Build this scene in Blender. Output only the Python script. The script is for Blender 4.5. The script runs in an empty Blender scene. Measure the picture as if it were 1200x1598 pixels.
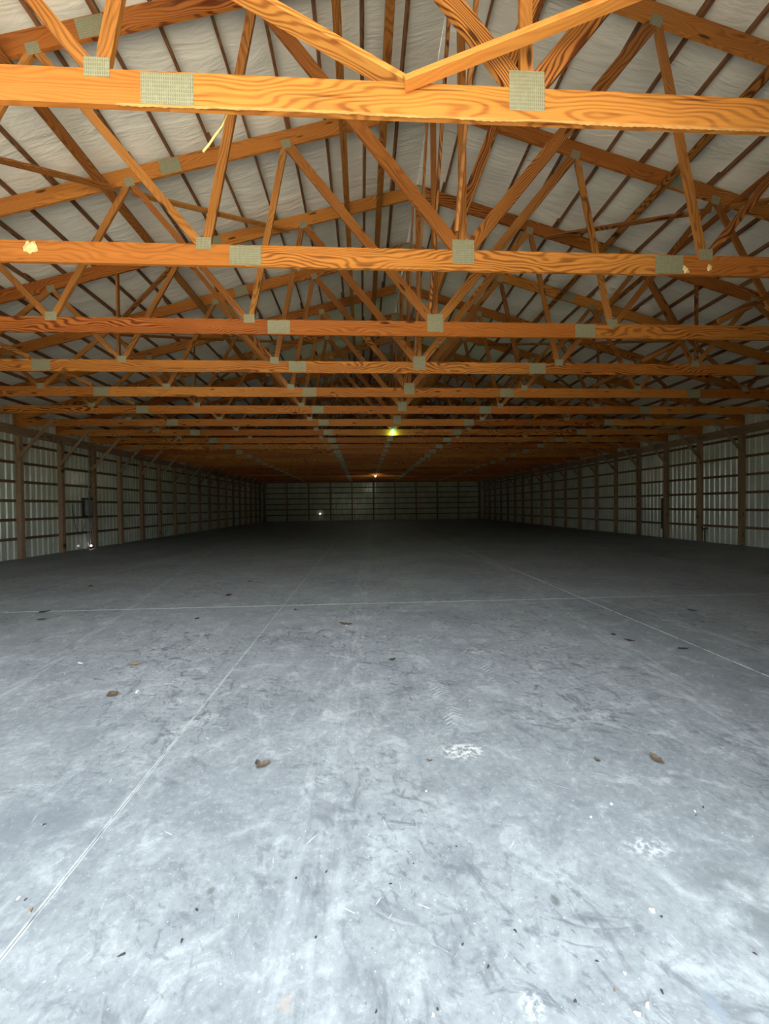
import bpy, math, random
from mathutils import Matrix, Vector

# ------------------------------------------------------------------ camera, sky, sun, exposure
S = bpy.context.scene
F, YAW, PITCH, ROLL, HC = 623.5, 0.0538, -0.0150, 0.0117, 1.5486   # focal length in px of the 1200x1598 frame
def cam_axes():
    f0 = Vector((math.sin(YAW), math.cos(YAW), 0)); r0 = Vector((math.cos(YAW), -math.sin(YAW), 0)); z = Vector((0, 0, 1))
    fwd = f0 * math.cos(PITCH) + z * math.sin(PITCH)
    u2 = z * math.cos(PITCH) - f0 * math.sin(PITCH)
    right = r0 * math.cos(ROLL) - u2 * math.sin(ROLL)
    up = r0 * math.sin(ROLL) + u2 * math.cos(ROLL)
    return right, up, fwd
RIGHT, UP, FWD = cam_axes()
cam = bpy.data.cameras.new('camera'); co = bpy.data.objects.new('camera', cam)
S.collection.objects.link(co)
m = Matrix((RIGHT, UP, -FWD)).transposed().to_4x4(); m.translation = (0, 0, HC)
co.matrix_world = m
cam.sensor_fit = 'VERTICAL'; cam.sensor_height = 36; cam.lens = F * 36 / 1598
cam.clip_start = 0.05; cam.clip_end = 400
S.camera = co

w = bpy.data.worlds.new('sky'); S.world = w; w.use_nodes = True
bg = w.node_tree.nodes['Background']
bg.inputs[0].default_value = (0.84, 0.93, 0.98, 1); bg.inputs[1].default_value = 2.8
sun = bpy.data.lights.new('sun', 'SUN'); sun.energy = 14.0; sun.angle = 0.009; sun.color = (1.0, 0.93, 0.82)
so = bpy.data.objects.new('sun', sun); S.collection.objects.link(so)
# high sun from the left, slightly behind the building: it never shines in at the door
sd = Vector((0.42, -0.28, -0.87)).normalized()
so.rotation_euler = sd.to_track_quat('-Z', 'Y').to_euler()
S.view_settings.view_transform = 'Standard'; S.view_settings.look = 'None'
S.view_settings.gamma = 1; S.view_settings.use_curve_mapping = False
S.view_settings.exposure = 1.25

rnd = random.Random(7)
COL = S.collection

# ------------------------------------------------------------------ dimensions (metres)
Y1, SP, NT = 2.765, 1.75, 24            # first truss, spacing, number of trusses
def TY(n): return Y1 + (n - 1) * SP
XC = 1.167                              # ridge line
XL, XR = -10.895, 13.305                # post centre lines
HALF = 12.13
ZB, ZT = 4.199, 4.426                   # bottom chord
PK, SL = 7.69, 0.278                    # underside of the top chord: PK - SL*|x|
CH = 0.244                              # vertical depth of top chord
YF, YE = 0.98, TY(25)                   # front and end wall
DOOR_L, DOOR_R, DOOR_H = -6.3, 2.3, 4.85

def ray(px, py):
    return RIGHT * ((px - 600) / F) + UP * ((799 - py) / F) + FWD
def on_floor(px, py, z=0.0):            # where the ray of a pixel meets the slab
    v = ray(px, py); t = (z - HC) / v.z
    return Vector((v.x * t, v.y * t, z))

# ------------------------------------------------------------------ material helpers
class NT_:
    def __init__(s, name):
        s.m = bpy.data.materials.new(name); s.m.use_nodes = True
        s.t = s.m.node_tree; s.b = s.t.nodes['Principled BSDF']
    def n(s, typ, **kw):
        nd = s.t.nodes.new(typ)
        for k, v in kw.items(): setattr(nd, k, v)
        return nd
    def l(s, a, b): s.t.links.new(a, b)
    def val(s, x, inp):
        if isinstance(x, (int, float)): inp.default_value = x
        elif isinstance(x, tuple): inp.default_value = x if len(x) == 4 or inp.type == 'VECTOR' else x + (1,)
        else: s.l(x, inp)
    def math(s, op, a, b=0.0, c=0.0, clamp=False):
        nd = s.n('ShaderNodeMath', operation=op, use_clamp=clamp)
        s.val(a, nd.inputs[0]); s.val(b, nd.inputs[1]); s.val(c, nd.inputs[2]); return nd.outputs[0]
    def vmul(s, v, k):
        nd = s.n('ShaderNodeVectorMath', operation='MULTIPLY'); s.l(v, nd.inputs[0]); s.val(k, nd.inputs[1]); return nd.outputs[0]
    def vadd(s, a, b):
        nd = s.n('ShaderNodeVectorMath', operation='ADD'); s.l(a, nd.inputs[0]); s.val(b, nd.inputs[1]); return nd.outputs[0]
    def noise(s, v, scale, detail=2, rough=0.5, dist=0.0):
        nd = s.n('ShaderNodeTexNoise'); s.l(v, nd.inputs['Vector'])
        nd.inputs['Scale'].default_value = scale; nd.inputs['Detail'].default_value = detail
        nd.inputs['Roughness'].default_value = rough; nd.inputs['Distortion'].default_value = dist
        return nd.outputs[0]
    def smooth(s, x, a, b, lo=0.0, hi=1.0):
        nd = s.n('ShaderNodeMapRange', interpolation_type='SMOOTHSTEP'); s.val(x, nd.inputs[0])
        for i, q in enumerate((a, b, lo, hi)): nd.inputs[i + 1].default_value = q
        return nd.outputs[0]
    def mix(s, f, a, b, blend='MIX'):
        nd = s.n('ShaderNodeMix', data_type='RGBA', blend_type=blend)
        s.val(f, nd.inputs[0]); s.val(a, nd.inputs[6]); s.val(b, nd.inputs[7]); return nd.outputs[2]
    def bump(s, h, strength, dist=0.01):
        nd = s.n('ShaderNodeBump'); nd.inputs['Strength'].default_value = strength; nd.inputs['Distance'].default_value = dist
        s.l(h, nd.inputs['Height']); s.l(nd.outputs[0], s.b.inputs['Normal'])
    def done(s, col, rough=0.6, spec=0.3, metal=0.0):
        s.val(col, s.b.inputs['Base Color']); s.val(rough, s.b.inputs['Roughness'])
        s.b.inputs['Specular IOR Level'].default_value = spec; s.b.inputs['Metallic'].default_value = metal
        return s.m

def wood(name, light, mid, dark, spec=0.25, knots=True, ring=105.0):
    """sawn softwood: growth rings along the board's own length (object X), knots, board-to-board tone"""
    g = NT_(name)
    tc = g.n('ShaderNodeTexCoord').outputs['Object']
    oi = g.n('ShaderNodeObjectInfo').outputs['Random']
    cmb = g.n('ShaderNodeCombineXYZ')
    g.l(g.math('MULTIPLY', oi, 37.0), cmb.inputs[0]); g.l(g.math('MULTIPLY', oi, 5.3), cmb.inputs[1]); g.l(g.math('MULTIPLY', oi, 11.7), cmb.inputs[2])
    P = g.vadd(tc, cmb.outputs[0])
    sep = g.n('ShaderNodeSeparateXYZ'); g.l(P, sep.inputs[0])
    warp = g.noise(g.vmul(P, (0.6, 2.2, 2.2)), 1.0, 2.5, 0.5)
    u = g.math('ADD', g.math('MULTIPLY', sep.outputs[2], 0.55), g.math('MULTIPLY', warp, 0.42))
    u = g.math('ADD', u, g.math('MULTIPLY', sep.outputs[1], 0.3))
    rings = g.math('PINGPONG', g.math('MULTIPLY', u, ring), 1.0)
    rings = g.smooth(rings, 0.30, 0.9)
    fine = g.noise(g.vmul(P, (1.6, 70, 70)), 1.0, 4, 0.7)
    blot = g.noise(g.vmul(P, (0.9, 3, 3)), 1.0, 3, 0.6)
    # how strongly the rings read changes from board to board
    oi2 = g.math('FRACT', g.math('MULTIPLY', oi, 13.7))
    amp = g.math('MULTIPLY', g.math('ADD', g.math('MULTIPLY', g.math('POWER', oi2, 1.3), 0.95), 0.28), g.smooth(blot, 0.25, 0.6, 0.35, 1.0))
    f = g.math('ADD', g.math('MULTIPLY', rings, amp), g.math('MULTIPLY', g.math('SUBTRACT', fine, 0.42), 0.75), clamp=True)
    tone = g.mix(g.math('FRACT', g.math('MULTIPLY', oi, 7.31)), light, mid)
    tone = g.mix(g.smooth(blot, 0.45, 0.8, 0, 0.45), tone, mid)
    col = g.mix(f, tone, dark)
    if knots:
        vo = g.n('ShaderNodeTexVoronoi'); g.l(g.vmul(P, (1.9, 0.7, 7.5)), vo.inputs['Vector']); vo.inputs['Scale'].default_value = 1.0
        sc = g.n('ShaderNodeSeparateColor'); g.l(vo.outputs['Color'], sc.inputs[0])
        pick = g.math('GREATER_THAN', sc.outputs[0], 0.55)
        k = g.math('MULTIPLY', pick, g.smooth(vo.outputs['Distance'], 0.20, 0.09))
        col = g.mix(g.math('MULTIPLY', k, 0.85), col, tuple(c * 0.22 for c in dark))
        streak = g.noise(g.vmul(P, (0.8, 14, 26)), 1.0, 2, 0.6)
        col = g.mix(g.smooth(streak, 0.62, 0.76, 0, 0.7), col, tuple(c * 0.35 for c in dark))
    g.bump(g.math('ADD', fine, rings), 0.12, 0.002)
    return g.done(col, 0.55, spec)

M = {}
M['pine'] = wood('truss_pine', (0.56, 0.225, 0.042), (0.38, 0.115, 0.018), (0.105, 0.020, 0.003))
M['web'] = wood('web_pine', (0.46, 0.195, 0.044), (0.29, 0.100, 0.020), (0.085, 0.020, 0.004), ring=125)
M['pale'] = wood('pale_pine', (0.66, 0.31, 0.075), (0.56, 0.235, 0.048), (0.30, 0.09, 0.016))
M['purlin'] = wood('purlin_pine_shaded', (0.26, 0.12, 0.05), (0.19, 0.08, 0.03), (0.09, 0.035, 0.012), knots=False)  # same pine as the trusses, with the shade under the roof put into the colour
M['post'] = wood('treated_post', (0.40, 0.27, 0.17), (0.31, 0.20, 0.12), (0.13, 0.08, 0.045))
M['girt'] = wood('girt_wood', (0.22, 0.14, 0.085), (0.17, 0.105, 0.06), (0.08, 0.045, 0.025), knots=False)
M['fibre'] = wood('torn_fibre', (0.62, 0.34, 0.12), (0.50, 0.24, 0.07), (0.24, 0.09, 0.02), knots=False)
M['raw'] = wood('raw_splinter', (0.86, 0.62, 0.24), (0.8, 0.52, 0.18), (0.5, 0.28, 0.08), knots=False)

def mat_plate():
    g = NT_('galvanised_plate'); tc = g.n('ShaderNodeTexCoord').outputs['Object']
    sep = g.n('ShaderNodeSeparateXYZ'); g.l(tc, sep.inputs[0])
    teeth = g.math('PINGPONG', g.math('MULTIPLY', sep.outputs[0], 140.0), 1.0)
    slot = g.math('PINGPONG', g.math('MULTIPLY', sep.outputs[2], 75.0), 1.0)
    pat = g.math('MULTIPLY', g.smooth(teeth, 0.35, 0.7), g.smooth(slot, 0.15, 0.45))
    nz = g.noise(tc, 26, 4, 0.65)
    col = g.mix(g.math('MULTIPLY', pat, 0.6), (0.30, 0.29, 0.185), (0.13, 0.12, 0.065))
    col = g.mix(g.smooth(nz, 0.45, 0.75, 0, 0.5), col, (0.38, 0.37, 0.27))
    g.bump(pat, 0.5, 0.002)
    return g.done(col, 0.5, 0.5, 0.25)
M['plate'] = mat_plate()

def mat_sheet():
    g = NT_('insulation_facing'); geo = g.n('ShaderNodeNewGeometry').outputs['Position']
    a = g.noise(g.vmul(geo, (0.5, 2.4, 0.5)), 1.0, 4, 0.6, 0.8)
    b = g.noise(g.vmul(geo, (1.1, 7.0, 1.1)), 1.0, 4, 0.6, 0.6)
    col = g.mix(g.smooth(a, 0.3, 0.7), (0.74, 0.715, 0.62), (0.82, 0.79, 0.69))
    g.bump(g.math('ADD', a, g.math('MULTIPLY', b, 0.35)), 0.7, 0.07)
    return g.done(col, 0.5, 0.3)
M['sheet'] = mat_sheet()

def mat_steel():
    g = NT_('wall_steel'); geo = g.n('ShaderNodeNewGeometry').outputs['Position']
    sep = g.n('ShaderNodeSeparateXYZ'); g.l(geo, sep.inputs[0])
    nz = g.noise(g.vmul(geo, (1, 1, 0.5)), 2.0, 4, 0.6)
    col = g.mix(g.smooth(nz, 0.35, 0.7), (0.50, 0.52, 0.43), (0.62, 0.64, 0.55))
    return g.done(col, 0.2, 0.7)
M['steel'] = mat_steel()

def mat_concrete():
    g = NT_('concrete'); P = g.n('ShaderNodeNewGeometry').outputs['Position']
    sep = g.n('ShaderNodeSeparateXYZ'); g.l(P, sep.inputs[0]); X, Y = sep.outputs[0], sep.outputs[1]
    big = g.noise(P, 0.7, 5, 0.6)
    med = g.noise(P, 4.5, 6, 0.68, 0.8)
    fine = g.noise(P, 26, 5, 0.75)
    col = g.mix(g.smooth(big, 0.3, 0.7), (0.205, 0.222, 0.236), (0.285, 0.303, 0.314))
    col = g.mix(g.smooth(med, 0.34, 0.50, 0.55, 0.0), col, (0.165, 0.180, 0.198))
    col = g.mix(g.smooth(med, 0.50, 0.68, 0, 0.6), col, (0.40, 0.425, 0.435))
    col = g.mix(g.smooth(fine, 0.35, 0.5, 0.35, 0.0), col, (0.13, 0.14, 0.155))
    col = g.mix(g.smooth(fine, 0.52, 0.68, 0, 0.4), col, (0.43, 0.455, 0.465))
    # dark scuffs left by traffic
    zone = g.smooth(g.noise(P, 0.8, 3, 0.5), 0.40, 0.60)
    for k, (ang, sx, sy, a0) in enumerate(((0.25, 4.2, 9.0, 0.55), (-0.2, 9.5, 4.0, 0.5), (0.9, 13.0, 22.0, 0.5))):
        rot = g.n('ShaderNodeVectorRotate', rotation_type='Z_AXIS'); g.l(P, rot.inputs[0]); rot.inputs['Angle'].default_value = ang
        sc = g.noise(g.vadd(g.vmul(rot.outputs[0], (sx, sy, 1)), (k * 3.7, k * 8.1, 0)), 1.0, 4, 0.62, 1.0)
        col = g.mix(g.math('MULTIPLY', g.smooth(sc, 0.55, 0.68), g.math('ADD', g.math('MULTIPLY', zone, a0), 0.14)), col, (0.095, 0.104, 0.12))
    # white dust along the saw cuts
    dn = g.noise(P, 11, 3, 0.6)
    for co_, c0 in ((X, -1.27), (X, 3.57), (Y, 6.35), (X, -6.11), (X, 8.41)):
        dd = g.math('ABSOLUTE', g.math('SUBTRACT', co_, c0))
        col = g.mix(g.math('MULTIPLY', g.smooth(dd, 0.014, 0.003), g.smooth(dn, 0.34, 0.55, 0.15, 0.8)), col, (0.60, 0.62, 0.62))
    # pale scratches and dust
    for k, (ang, st) in enumerate(((0.5, 0.10), (-0.9, 0.08), (1.35, 0.07))):
        rot = g.n('ShaderNodeVectorRotate', rotation_type='Z_AXIS'); g.l(P, rot.inputs[0]); rot.inputs['Angle'].default_value = ang
        s_ = g.noise(g.vadd(g.vmul(rot.outputs[0], (6.0, 80, 1)), (k * 9.0, k * 4.0, 0)), 1.0, 2, 0.55, 0.4)
        lim = g.noise(g.vadd(P, (k * 5.0, 3.0, 0)), 1.7, 2, 0.5)
        col = g.mix(g.math('MULTIPLY', g.smooth(s_, 0.70, 0.76), g.smooth(lim, 0.5, 0.62, 0, 0.75)), col, (0.68, 0.71, 0.72))
    speck = g.noise(P, 70, 2, 0.5)
    col = g.mix(g.smooth(speck, 0.69, 0.74, 0, 0.5), col, (0.70, 0.73, 0.74))
    pit = g.noise(g.vadd(P, (7, 3, 0)), 46, 2, 0.5)
    col = g.mix(g.smooth(pit, 0.70, 0.75, 0, 0.55), col, (0.12, 0.13, 0.14))
    # tyre prints: chevron tread in bands with soft, patchy edges
    def band(coord, c, half): return g.smooth(g.math('ABSOLUTE', g.math('SUBTRACT', coord, c)), half, half * 0.7)
    def tread(along, across, c, half, pitch, amt, keep, colr):
        nonlocal col
        off = g.math('ABSOLUTE', g.math('SUBTRACT', across, c))
        wv = g.math('PINGPONG', g.math('MULTIPLY', g.math('ADD', along, g.math('MULTIPLY', off, 0.8)), pitch), 1.0)
        brk = g.noise(g.vadd(P, (c * 3.0, 1.0, 0)), 5, 3, 0.6)
        f = g.math('MULTIPLY', g.math('MULTIPLY', g.smooth(wv, 0.45, 0.75), band(across, c, half)), g.math('MULTIPLY', keep, g.smooth(brk, 0.44, 0.6, 0, amt)))
        col = g.mix(f, col, colr)
    arc = g.math('ADD', X, g.math('MULTIPLY', g.math('POWER', g.math('SUBTRACT', Y, 2.5), 2.0), 0.045))
    nearY = lambda a, b, s_=0.3: g.math('MULTIPLY', g.smooth(Y, a, a + s_), g.smooth(Y, b + s_, b))
    nearX = lambda a, b, s_=0.3: g.math('MULTIPLY', g.smooth(X, a, a + s_), g.smooth(X, b + s_, b))
    tread(Y, arc, 0.66, 0.10, 46, 0.32, nearY(2.5, 4.2), (0.66, 0.69, 0.70))
    tread(Y, arc, 1.25, 0.11, 42, 0.32, nearY(3.3, 5.2), (0.64, 0.67, 0.68))
    tread(X, g.math('ADD', Y, g.math('MULTIPLY', X, 0.04)), 4.75, 0.16, 24, 0.5, nearX(-1.4, 1.0, 0.5), (0.14, 0.155, 0.17))
    tread(X, g.math('ADD', Y, g.math('MULTIPLY', X, 0.04)), 5.75, 0.16, 24, 0.4, nearX(-1.0, 2.4, 0.5), (0.15, 0.165, 0.18))
    # dusty wheel lines
    for (cx, k, hw, am) in ((-2.25, 0.22, 0.07, 0.2), (-0.28, -0.03, 0.16, 0.15), (2.35, -0.1, 0.14, 0.2), (4.6, 0.12, 0.1, 0.2)):
        acr = g.math('ADD', X, g.math('MULTIPLY', Y, k))
        pn = g.noise(g.vmul(P, (14, 2.2, 1)), 1.0, 4, 0.65)
        col = g.mix(g.math('MULTIPLY', band(acr, cx, hw), g.smooth(pn, 0.42, 0.66, 0, am)), col, (0.66, 0.69, 0.71))
    # chalky spill, rust stain, paint scrape
    def spot(px, py, rx, ry, colr, amt, sc_=9.0, lo=0.42, hi=0.6):
        nonlocal col
        p = on_floor(px, py)
        dx = g.math('DIVIDE', g.math('SUBTRACT', X, p.x), rx); dy = g.math('DIVIDE', g.math('SUBTRACT', Y, p.y), ry)
        r = g.math('SQRT', g.math('ADD', g.math('MULTIPLY', dx, dx), g.math('MULTIPLY', dy, dy)))
        nz = g.noise(P, sc_, 4, 0.65)
        f = g.math('MULTIPLY', g.smooth(r, 1.1, 0.35), g.smooth(nz, lo, hi, 0, amt))
        col = g.mix(f, col, colr)
    spot(722, 1172, 0.16, 0.10, (0.70, 0.70, 0.66), 0.75, 26)
    spot(1010, 1322, 0.13, 0.07, (0.62, 0.65, 0.66), 0.6, 30)
    spot(830, 1570, 0.05, 0.05, (0.62, 0.65, 0.66), 0.6, 50)
    spot(448, 1568, 0.035, 0.03, (0.42, 0.33, 0.25), 0.5, 14, 0.35, 0.6)
    spot(866, 1405, 0.022, 0.03, (0.10, 0.11, 0.11), 0.9, 20, 0.3, 0.5)
    spot(330, 1390, 0.022, 0.022, (0.12, 0.13, 0.12), 0.8, 20, 0.3, 0.5)
    spot(1115, 1570, 0.03, 0.05, (0.2, 0.23, 0.27), 0.8, 14, 0.3, 0.5)
    spot(690, 1225, 0.3, 0.10, (0.16, 0.17, 0.18), 0.55, 7)
    spot(500, 1250, 0.35, 0.16, (0.15, 0.16, 0.175), 0.6, 6)
    spot(1170, 1400, 0.25, 0.25, (0.14, 0.155, 0.16), 0.7, 5)
    spot(60, 1290, 0.4, 0.35, (0.15, 0.165, 0.19), 0.6, 5)
    spot(150, 1130, 0.6, 0.4, (0.17, 0.185, 0.21), 0.5, 5)
    g.bump(g.math('ADD', fine, g.math('MULTIPLY', med, 0.6)), 0.15, 0.006)
    rough = g.smooth(med, 0.3, 0.7, 0.5, 0.72)
    return g.done(col, rough, 0.35)
M['concrete'] = mat_concrete()

def flat(name, col, rough=0.6, metal=0.0, var=0.25, scale=14, spec=0.4):
    g = NT_(name); P = g.n('ShaderNodeTexCoord').outputs['Object']
    nz = g.noise(P, scale, 3, 0.6)
    return g.done(g.mix(g.smooth(nz, 0.3, 0.7), tuple(c * (1 - var) for c in col), tuple(min(1, c * (1 + var)) for c in col)), rough, spec, metal)
M['dust'] = flat('joint_dust', (0.30, 0.31, 0.31), 0.9)
M['grass'] = flat('rough_grass', (0.07, 0.10, 0.035), 0.9, var=0.25, scale=2)
M['foliage'] = flat('added_tree_foliage', (0.045, 0.075, 0.025), 0.8, var=0.3, scale=0.6)
M['gravel'] = flat('pale_gravel', (0.55, 0.50, 0.41), 0.9, var=0.2, scale=3)
M['panelgrey'] = flat('panel_paint', (0.20, 0.20, 0.195), 0.5)
M['conduit'] = flat('conduit_metal', (0.35, 0.35, 0.34), 0.4, 0.6)
M['cable'] = flat('black_cable', (0.025, 0.025, 0.025), 0.5)
M['darkiron'] = flat('dark_iron', (0.03, 0.03, 0.032), 0.45)
M['darkboard'] = flat('dark_board', (0.075, 0.06, 0.05), 0.7)
M['leafdark'] = flat('leaf_dark', (0.05, 0.042, 0.035), 0.7, scale=60)
M['leafbrown'] = flat('leaf_brown', (0.115, 0.082, 0.055), 0.7, scale=60)
M['leaftan'] = flat('leaf_tan', (0.24, 0.18, 0.12), 0.7, scale=60)
M['chip'] = flat('pale_chip', (0.62, 0.64, 0.62), 0.6, var=0.08, scale=60)
M['mud'] = flat('dry_mud', (0.72, 0.55, 0.25), 0.9, scale=30)
M['socket'] = flat('porcelain', (0.6, 0.6, 0.55), 0.35, var=0.05)
M['white'] = flat('white_metal', (0.7, 0.7, 0.68), 0.5, var=0.08)
def glow(name, col, st):
    g = NT_(name); g.b.inputs['Base Color'].default_value = (0.9, 0.9, 0.9, 1)
    g.b.inputs['Emission Color'].default_value = col + (1,); g.b.inputs['Emission Strength'].default_value = st
    return g.m
M['bulb_green'] = glow('bulb_greenish', (0.50, 1.0, 0.28), 9)
M['bulb_warm'] = glow('bulb_warm', (1.0, 0.93, 0.70), 60)
M['spark'] = glow('lit_lens', (1.0, 0.86, 0.86), 3.5)

# ------------------------------------------------------------------ object helpers
def empty(name, loc, parent=None):
    o = bpy.data.objects.new(name, None); COL.objects.link(o); o.location = loc; o.empty_display_size = 0.1
    if parent: o.parent = parent
    return o
def tag(o, label=None, cat=None, group=None, kind=None):
    if label: o['label'] = label
    if cat: o['category'] = cat
    if group: o['group'] = group
    if kind: o['kind'] = kind
    return o
def mesh(name, verts, faces, mat, smooth=False):
    me = bpy.data.meshes.new(name); me.from_pydata(verts, [], faces); me.materials.append(mat)
    if smooth:
        for p in me.polygons: p.use_smooth = True
    me.update(); return me
def put(name, me, loc=(0, 0, 0), rot=None, parent=None):
    o = bpy.data.objects.new(name, me); COL.objects.link(o)
    if rot is None: o.location = loc
    else:
        mm = rot.to_4x4(); mm.translation = loc; o.matrix_local = mm
    if parent: o.parent = parent
    return o
BOXF = [(0, 3, 2, 1), (4, 5, 6, 7), (0, 1, 5, 4), (1, 2, 6, 5), (2, 3, 7, 6), (3, 0, 4, 7)]
def box_me(name, sx, sy, sz, mat):
    x, y, z = sx / 2, sy / 2, sz / 2
    v = [(-x, -y, -z), (x, -y, -z), (x, y, -z), (-x, y, -z), (-x, -y, z), (x, -y, z), (x, y, z), (-x, y, z)]
    return mesh(name, v, BOXF, mat)
def bevel_me(name, sx, sy, sz, mat, c):
    """box along X with chamfered long edges (8-gon section)"""
    y, z = sy / 2, sz / 2
    sec = [(-y + c, -z), (y - c, -z), (y, -z + c), (y, z - c), (y - c, z), (-y + c, z), (-y, z - c), (-y, -z + c)]
    n = len(sec)
    v = [(-sx / 2, a, b) for a, b in sec] + [(sx / 2, a, b) for a, b in sec]
    f = [tuple(range(n - 1, -1, -1))[::-1][::-1], tuple(range(n, 2 * n))] + [(i, (i + 1) % n, n + (i + 1) % n, n + i) for i in range(n)]
    return mesh(name, v, f, mat)
def frame_rot(d, up=Vector((0, 0, 1))):
    """local X along d, local Z near up"""
    d = d.normalized(); y = up.cross(d)
    if y.length < 1e-4: y = Vector((0, 1, 0))
    y.normalize(); z = d.cross(y)
    return Matrix((d, y, z)).transposed()
def board(name, a, b, w, t, mat, parent, up=(0, 0, 1), me=None):
    """board from a to b, w across local Z, t across local Y"""
    a, b = Vector(a), Vector(b); L = (b - a).length
    me = me or bevel_me(name, L, t, w, mat, min(t, w) * 0.1)
    return put(name, me, (a + b) / 2, frame_rot(b - a, Vector(up)), parent)
def clip(poly, nx, nz, d):
    """keep nx*x+nz*z<=d"""
    out = []
    for i in range(len(poly)):
        p, q = poly[i], poly[(i + 1) % len(poly)]
        a, b = nx * p[0] + nz * p[1] - d, nx * q[0] + nz * q[1] - d
        if a <= 0: out.append(p)
        if (a < 0 < b) or (b < 0 < a):
            t = a / (a - b); out.append((p[0] + t * (q[0] - p[0]), p[1] + t * (q[1] - p[1])))
    return out
def member(name, a, b, w, t, mat, cuts):
    """truss member in the XZ plane, cut to fit its neighbours; returns (mesh, loc, rot)"""
    dx, dz = b[0] - a[0], b[1] - a[1]; L = math.hypot(dx, dz); dx /= L; dz /= L; nx, nz = -dz, dx
    e = 0.15; h = w / 2
    poly = [(a[0] - dx * e + nx * s * h, a[1] - dz * e + nz * s * h) for s in (1, -1)] + \
           [(b[0] + dx * e + nx * s * h, b[1] + dz * e + nz * s * h) for s in (-1, 1)]
    for c in cuts: poly = clip(poly, *c)
    cx, cz = (a[0] + b[0]) / 2, (a[1] + b[1]) / 2
    pl = [((x - cx) * dx + (z - cz) * dz, (x - cx) * nx + (z - cz) * nz) for x, z in poly]
    n = len(pl)
    v = [(x, -t / 2, z) for x, z in pl] + [(x, t / 2, z) for x, z in pl]
    f = [tuple(range(n)), tuple(range(2 * n - 1, n - 1, -1))] + [(i, n + i, n + (i + 1) % n, (i + 1) % n) for i in range(n)]
    R = Matrix(((dx, 0, nx), (0, 1, 0), (dz, 0, nz)))
    return mesh(name, v, f, mat), Vector((cx, 0, cz)), R
def tube(name, pts, r, mat, parent=None, seg=8):
    pts = [Vector(p) for p in pts]; v, f = [], []
    for i, p in enumerate(pts):
        d = (pts[min(i + 1, len(pts) - 1)] - pts[max(i - 1, 0)]).normalized()
        R = frame_rot(d, Vector((0, 0, 1)) if abs(d.z) < 0.95 else Vector((1, 0, 0)))
        for k in range(seg):
            a = 2 * math.pi * k / seg
            v.append(p + R @ Vector((0, math.cos(a) * r, math.sin(a) * r)))
    for i in range(len(pts) - 1):
        for k in range(seg):
            f.append((i * seg + k, i * seg + (k + 1) % seg, (i + 1) * seg + (k + 1) % seg, (i + 1) * seg + k))
    f.append(tuple(range(seg - 1, -1, -1))); f.append(tuple((len(pts) - 1) * seg + k for k in range(seg)))
    c = sum(pts, Vector()) / len(pts)
    return put(name, mesh(name, [tuple(q - c) for q in v], f, mat, True), c, None, parent)
def lathe(name, prof, mat, loc, parent=None, seg=16, axis_down=False):
    v, f = [], []
    for r, z in prof:
        for k in range(seg):
            a = 2 * math.pi * k / seg; v.append((r * math.cos(a), r * math.sin(a), z))
    for i in range(len(prof) - 1):
        for k in range(seg):
            f.append((i * seg + k, i * seg + (k + 1) % seg, (i + 1) * seg + (k + 1) % seg, (i + 1) * seg + k))
    return put(name, mesh(name, v, f, mat, True), loc, None, parent)

# ------------------------------------------------------------------ ground and floor
g_ = put('ground', box_me('ground', 220, 220, 0.1, M['grass']), (0, 0, -0.135)); tag(g_, kind='structure')  # unseen dark grass, added so less low light reaches the far end
ap = put('gravel_apron', box_me('gravel_apron', 44, 20, 0.06, M['gravel']), (0, YF - 10.2, -0.055)); tag(ap, kind='structure')
def added_treeline():
    """unseen tree row, added to block low sky light from the far end"""
    r = random.Random(21); v, f = [], []
    nu, nv = 12, 7
    for k in range(64):
        cx = -78 + 156 * (k % 32) / 31 + r.uniform(-1.5, 1.5); cy = -46 - (k // 32) * 4 + r.uniform(-1.5, 1.5)
        rx, rz = r.uniform(3.2, 4.6), r.uniform(3.2, 4.6); cz = rz * 0.85
        ph = [r.uniform(0, 6.28) for _ in range(4)]; b = len(v)
        for j in range(nv + 1):
            la = -math.pi / 2 + math.pi * j / nv
            for i in range(nu):
                th = 2 * math.pi * i / nu
                q = 1 + 0.16 * math.sin(3 * th + ph[0]) * math.cos(la) + 0.12 * math.sin(5 * th + ph[1] + 3 * la)
                v.append((cx + rx * q * math.cos(la) * math.cos(th), cy + rx * 0.8 * q * math.cos(la) * math.sin(th), max(-0.05, cz + rz * q * math.sin(la))))
        for j in range(nv):
            for i in range(nu):
                f.append((b + j * nu + i, b + j * nu + (i + 1) % nu, b + (j + 1) * nu + (i + 1) % nu, b + (j + 1) * nu + i))
    o = put('added_treeline', mesh('added_treeline', v, f, M['foliage'], True)); tag(o, 'unseen dark green tree row outside, added to block low light through the door', 'added_treeline', None, 'stuff')
added_treeline()  # added, unseen trees that hold low sky light out of the deep interior
FX = [XL - 0.16, -6.11, -1.27, 3.57, 8.41, XR + 0.16]
FY = [YF - 0.03, 6.35, 12.3, 18.2, 24.1, 30.0, 35.9, 41.8, YE + 0.13]
fl = put('floor', box_me('floor', FX[-1] - FX[0], FY[-1] - FY[0], 0.1, M['dust']), ((FX[0] + FX[-1]) / 2, (FY[0] + FY[-1]) / 2, -0.0545))
tag(fl, kind='structure')
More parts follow.
